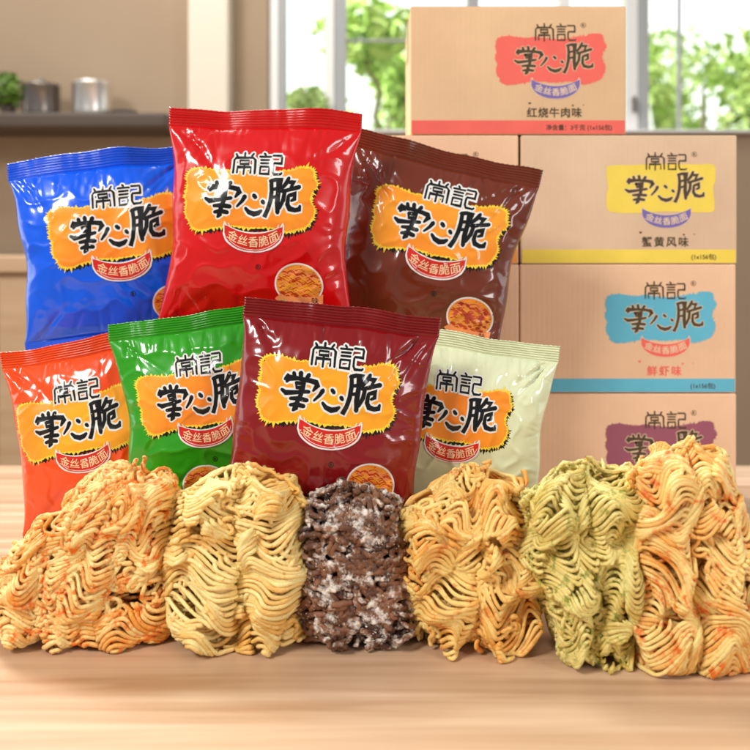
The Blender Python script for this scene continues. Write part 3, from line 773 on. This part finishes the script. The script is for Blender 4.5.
# ---------------------------------------------------------------- kitchen behind
WY = 3.4                                  # wall distance
def wx(px, d=WY): return (px-HX)*d/F
def wz(py, d=WY): return CAMZ-(py-HY)*d/F
wall_m = mat('taupe_plaster', srgb(172, 150, 126), .9, bump=(30, .1, .002), vary=(1.2, srgb(164, 142, 118)))
cream_m = mat('cream_paint', srgb(232, 222, 204), .7, bump=(20, .1, .001))
white_m = mat('white_window_paint', srgb(240, 240, 238), .4)
grey_m = mat('grey_window_frame', srgb(168, 170, 172), .4)
floor_m = wood('floor_wood', srgb(150, 124, 98), srgb(120, 98, 76), .5)
fl = MB().box(-4, 4, -1, WY, -.80, -.752).build('floor', floor_m); tag(fl, 'brown wooden kitchen floor', 'floor', kind='structure')
zt_, zbm = wz(-120), -.751
W0, W1, SILL, HEAD = wx(268), wx(900), wz(134), wz(-60)
wl = MB()
wl.box(-4, W0, WY, WY+.2, zbm, zt_+1.2); wl.box(W0+.001, 4, WY, WY+.2, zbm, SILL); wl.box(W0+.001, 4, WY, WY+.2, HEAD, zt_+1.2); wl.box(W1, 4, WY, WY+.2, SILL+.001, HEAD-.001)
w = wl.build('wall', wall_m); tag(w, 'taupe plastered kitchen wall with a wide window opening', 'wall', kind='structure')
pl = MB().box(wx(188, WY-.12), wx(228, WY-.12), WY-.12, WY-.001, zbm, zt_+1.0, .006).build('pillar', cream_m); tag(pl, 'cream painted pillar left of the window', 'pillar')
# window
wn = empty('window', ((W0+W1)/2, WY+.05, SILL), 'wide kitchen window with white and grey frames, trees outside', 'window')
ox = (W0+W1)/2
def wbox(p0, p1, z0, z1, y0, y1, name, m): return MB().box(wx(p0)-ox, wx(p1)-ox, y0, y1, z0-SILL, z1-SILL, .004).build(name, m, wn)
for (p0, p1, m_) in ((268.6, 278, white_m), (278.4, 285, grey_m), (324, 334, white_m), (334.4, 346, grey_m), (468, 480, grey_m), (560, 572, white_m), (626, 640, white_m), (640.4, 651, grey_m), (770, 784, white_m)):
    wbox(p0, p1, SILL+.012, HEAD, -.03, .04, 'frame_post', m_)
wbox(268.6, 899, SILL-.0, SILL+.011, -.10, .05, 'sill', white_m)
wbox(346.4, 467, wz(39), wz(36.5), -.01, .02, 'glazing_bar', grey_m)
wbox(682.5, 685.5, SILL+.012, HEAD, -.01, .02, 'glazing_bar', grey_m)
wbox(633.5, 636, wz(112), wz(96), -.06, -.032, 'handle', mat('dark_handle', srgb(70, 66, 62), .4))
gl = bpy.data.materials.new('window_glass'); gl.use_nodes = True; nt = gl.node_tree; nt.nodes.clear()
o_ = nt.nodes.new('ShaderNodeOutputMaterial'); mxs = nt.nodes.new('ShaderNodeMixShader'); tr = nt.nodes.new('ShaderNodeBsdfTransparent'); gs = nt.nodes.new('ShaderNodeBsdfGlossy'); gs.inputs['Roughness'].default_value = .02
tr.inputs['Color'].default_value = (.97, .985, .97, 1)
mxs.inputs[0].default_value = .05; nt.links.new(tr.outputs[0], mxs.inputs[1]); nt.links.new(gs.outputs[0], mxs.inputs[2]); nt.links.new(mxs.outputs[0], o_.inputs[0])
for p0, p1 in ((285.4, 323.6), (346.4, 467.6), (480.4, 559.6), (572.4, 625.6), (651.4, 769.6), (784.4, 899)):
    MB().box(wx(p0)-ox, wx(p1)-ox, .022, .028, .012, HEAD-SILL).build('pane', gl, wn)
# shelf and pots
shelf_m = mat('dark_shelf', srgb(80, 66, 56), .6, bump=(15, .2, .002))
sh = MB(); sd = 3.15
sh.box(-3.2, wx(168, sd), sd-.02, WY-.001, wz(128, sd), wz(113, sd), .012, 3)
s_ = sh.build('wall_shelf', shelf_m); tag(s_, 'dark shelf on the wall carrying pots', 'shelf')
steel = mat('brushed_steel', (.92, .90, .87, 1), .3, metal=.9); steel_dk = mat('dark_steel', (.30, .27, .25, 1), .25, metal=.85)
pz = wz(113, sd)+.0005; pd = sd+.10; pk = F/pd
def pot(cxp, wpx, hpx, m, label, knob=True):
    rr = wpx/2/pk; h = hpx/pk
    r = empty('pot', (wx(cxp, pd), pd, pz), label, 'pot')
    MB().lathe([(rr*.88, 0), (rr*.97, h*.04), (rr, h*.15), (rr, h*.9), (rr*1.03, h*.92), (rr*1.03, h*.95)], 40).build('pot_body', m, r, smooth=True)
    b = MB().lathe([(rr*1.0, h*.955), (rr*.96, h*.985), (rr*.5, h*1.04), (rr*.12, h*1.07)], 40).build('lid', m, r, smooth=True)
    if knob: MB().lathe([(rr*.10, h*1.07), (rr*.16, h*1.12), (rr*.14, h*1.17), (rr*.05, h*1.19)], 20).build('knob', m, b, smooth=True)
pot(41.5, 36, 33, steel_dk, 'dark steel pot with a knobbed lid on the shelf'); pot(92, 38, 35, steel, 'bright steel pot on the shelf', False)
dish = MB().lathe([(.02, 0), (.045, .008), (.05, .02), (.046, .022), (.02, .01)], 32).build('dish', shelf_m, loc=(wx(124, pd), pd, pz), smooth=True); tag(dish, 'small dark dish beside the bright steel pot', 'dish')
leaf_m = mat('house_plant_leaf', srgb(84, 122, 40), .5, vary=(8, srgb(140, 168, 66)))
def leaves(name, m, parent, pts, size, seed, loc=None):
    r = random.Random(seed); V = []; Fc = []
    for (x, y, z) in pts:
        d = Vector((r.gauss(0, 1), r.gauss(0, 1), r.gauss(0, .8))).normalized(); s = size*r.uniform(.6, 1.3)
        q = d.cross(Vector((r.gauss(0, 1), r.gauss(0, 1), r.gauss(0, 1)))).normalized(); n_ = d.cross(q)*.18*s
        c = Vector((x, y, z)); b = len(V)
        V += [c-d*s, c-d*s*.3+q*s*.42+n_, c+d*s*.4+q*s*.34+n_, c+d*s, c+d*s*.4-q*s*.34+n_, c-d*s*.3-q*s*.42+n_, c]
        Fc += [(b, b+1, b+6), (b+1, b+2, b+6), (b+2, b+3, b+6), (b+3, b+4, b+6), (b+4, b+5, b+6), (b+5, b, b+6)]
    me = bpy.data.meshes.new(name); me.from_pydata([v[:] for v in V], [], Fc); return link(name, me, m, parent, loc, smooth=True)
def potted(px, py0, wpx, hpx, d, z, label, m, seed):
    k = F/d; r = empty('potted_plant', (wx(px, d), d, z), label, 'plant')
    rr = wpx*.28/k; h = hpx*.3/k
    MB().lathe([(rr*.7, 0), (rr, h), (rr*.9, h*1.01), (rr*.85, h*.85)], 24).build('planter', shelf_m, r, smooth=True)
    rd = random.Random(seed); pts = []
    for i in range(260):
        a = rd.uniform(0, 2*PI); q = rd.uniform(0, 1)**.6; zz = rd.uniform(.3, 1)
        pts.append((wpx/2/k*q*math.cos(a)*math.sin(zz*2.6), wpx/2/k*q*math.sin(a)*math.sin(zz*2.6), zz*hpx/k))
    leaves('foliage', m, r, pts, .018, seed)
potted(8, 72, 30, 42, pd, pz, 'leafy green plant at the left end of the shelf', leaf_m, 3)
pale_leaf = mat('pale_leaf', srgb(176, 206, 128), .5, vary=(8, srgb(206, 226, 160)))
potted(309, 92, 42, 42, WY-.02, SILL+.0115, 'pale green plant on the window sill', pale_leaf, 5)
# low cabinet under the shelf
cab_w = wood('cabinet_wood', srgb(214, 182, 146), srgb(200, 166, 128), .6)
cd = 2.7
cb = empty('cabinet', (wx(-20, cd), cd, -.751), 'pale wooden kitchen cabinet under the shelf', 'cabinet')
hc = wz(256, cd)+.751
MB().box(-1.4, .55, 0, .6, hc-.05, hc, .004).build('worktop', cab_w, cb)
MB().box(-1.38, .53, .03, .59, .08, hc-.051, .003).build('carcass', cab_w, cb)
for k in range(4):
    d_ = MB().box(-1.36+k*.47, -.90+k*.47, .012, .029, .36, hc-.07, .003).build('drawer_front', cab_w, cb)
    MB().box(-1.20+k*.47, -1.06+k*.47, -.01, .011, .60, .612, .002).build('handle', steel_dk, d_)
    MB().box(-1.36+k*.47, -.90+k*.47, .012, .029, .10, .352, .003).build('door_front', mat('grey_door', srgb(150, 138, 124), .6) if k == 0 else bpy.data.materials['grey_door'], cb)

# outdoors
sky_m = bpy.data.materials.new('bright_sky'); sky_m.use_nodes = True; nt = sky_m.node_tree; nt.nodes.clear()
e = nt.nodes.new('ShaderNodeEmission'); e.inputs['Color'].default_value = (.97, 1, .98, 1); e.inputs['Strength'].default_value = 1.7
oo = nt.nodes.new('ShaderNodeOutputMaterial'); nt.links.new(e.outputs[0], oo.inputs[0])
sb = bmesh.new(); n = 40
ring = [[sb.verts.new((16*math.sin(a), 16*math.cos(a), z)) for a in [(-.5+k/n)*PI*.95 for k in range(n+1)]] for z in (-3, 14)]
for k in range(n): sb.faces.new((ring[0][k], ring[0][k+1], ring[1][k+1], ring[1][k]))
me = bpy.data.meshes.new('sky'); sb.to_mesh(me); sb.free(); sk = link('sky', me, sky_m); tag(sk, 'bright white sky outside the window', 'sky', kind='structure')
gm = mat('lawn', srgb(120, 150, 70), .9, vary=(2, srgb(150, 176, 90)))
g_ = MB().box(-15, 15, WY+.25, 15.4, -1.2, -1.0).build('ground', gm); tag(g_, 'green lawn outside the window', 'ground', kind='structure')
tl = mat('tree_leaf', srgb(178, 214, 104), .6, vary=(3, srgb(222, 238, 160))); bark = mat('bark', srgb(168, 160, 130), .9, bump=(20, .5, .01))
nt = tl.node_tree; b = nt.nodes['Principled BSDF']; b.inputs['Transmission Weight'].default_value = 0
def tree(x, y, h, cr, seed, label, dens=6500):
    r = empty('tree', (x, y, -1.0), label, 'tree', 'trees outside the window')
    rd = random.Random(seed)
    def path(a, b_, r0, r1, n=10):
        A, B = Vector(a), Vector(b_); P = np.array([(A.lerp(B, i/n)+Vector((math.sin(i*1.3+seed)*.03, 0, 0)))[:] for i in range(n+1)]); return P
    tp = [path((0, 0, 0), (0, 0, h*.8), .1, .05)]
    cl = []
    for k in range(16):
        a = rd.uniform(0, 2*PI); q = rd.uniform(.3, 1)*cr; z = h*rd.uniform(.3, 1)
        c = (q*math.cos(a), q*math.sin(a)*.7, z); cl.append((c, rd.uniform(.25, .5)*cr)); tp.append(path((0, 0, z*.75), c, .05, .02))
    tubes(tp, .022, 'trunk', bark, r, ns=7)
    pts = []
    for i in range(dens):
        c, s = rd.choice(cl); v = Vector((rd.gauss(0, 1), rd.gauss(0, 1), rd.gauss(0, 1))).normalized()*s*rd.uniform(.4, 1.05)
        pts.append((c[0]+v.x, c[1]+v.y, c[2]+v.z*.8))
    leaves('crown', tl, r, pts, .06, seed)
tree(wx(385, 6), 6.0, 2.75, .85, 1, 'leafy tree seen through the pane left of the cartons')
tree(wx(700, 6.5), 6.5, 3.1, .95, 2, 'leafy tree seen through the pane at the right edge')
tree(wx(560, 9), 9.0, 3.2, 1.3, 3, 'far tree hidden behind the carton stack')
tree(wx(790, 8), 8.0, 2.2, 1.0, 4, 'lower tree at the right, outside the window')

# ---------------------------------------------------------------- light, world, camera
wd = bpy.data.worlds.new('World'); SC.world = wd; wd.use_nodes = True
bg = wd.node_tree.nodes['Background']; bg.inputs['Color'].default_value = (1, .98, .95, 1); bg.inputs['Strength'].default_value = .23
def area(name, loc, target, size, size_y, power, col):
    l = bpy.data.lights.new(name, 'AREA'); l.shape = 'RECTANGLE'; l.size = size; l.size_y = size_y; l.energy = power; l.color = col
    o = bpy.data.objects.new(name, l); COL.objects.link(o); o.location = loc
    o.rotation_euler = (Vector(target)-Vector(loc)).to_track_quat('-Z', 'Y').to_euler(); return o
area('key_softbox', (-2.0, -1.0, 2.35), (0, .8, .18), .95, .8, 74, (1, .97, .93))
area('fill_softbox', (2.3, -1.1, 1.2), (.1, .85, .2), .5, 1.4, 26, (1, .98, .96))
area('room_light', (-.8, 1.9, 2.6), (-.6, 3.3, .6), 1.2, .8, 30, (1, .95, .88))
area('tree_fill_lamp', (-2.5, WY+.9, 5), (1.0, 7, 1), 2.5, 2.5, 560, (1, 1, .95))  # unseen outdoor lamp, added to brighten the leaves facing the window

cam = bpy.data.cameras.new('camera'); co = bpy.data.objects.new('camera', cam); COL.objects.link(co)
co.location = (0, 0, CAMZ); co.rotation_euler = (PI/2, 0, 0)
cam.sensor_width = 36; cam.lens = F/750*36; cam.shift_y = -(375-HY)/750
cam.clip_start = .01; cam.clip_end = 100
cam.dof.use_dof = True; cam.dof.focus_distance = .76; cam.dof.aperture_fstop = 43.2/6.6
SC.camera = co
SC.view_settings.view_transform = 'Standard'; SC.view_settings.look = 'None'; SC.view_settings.exposure = .34; SC.view_settings.gamma = 1
SC.cycles.use_denoising = True
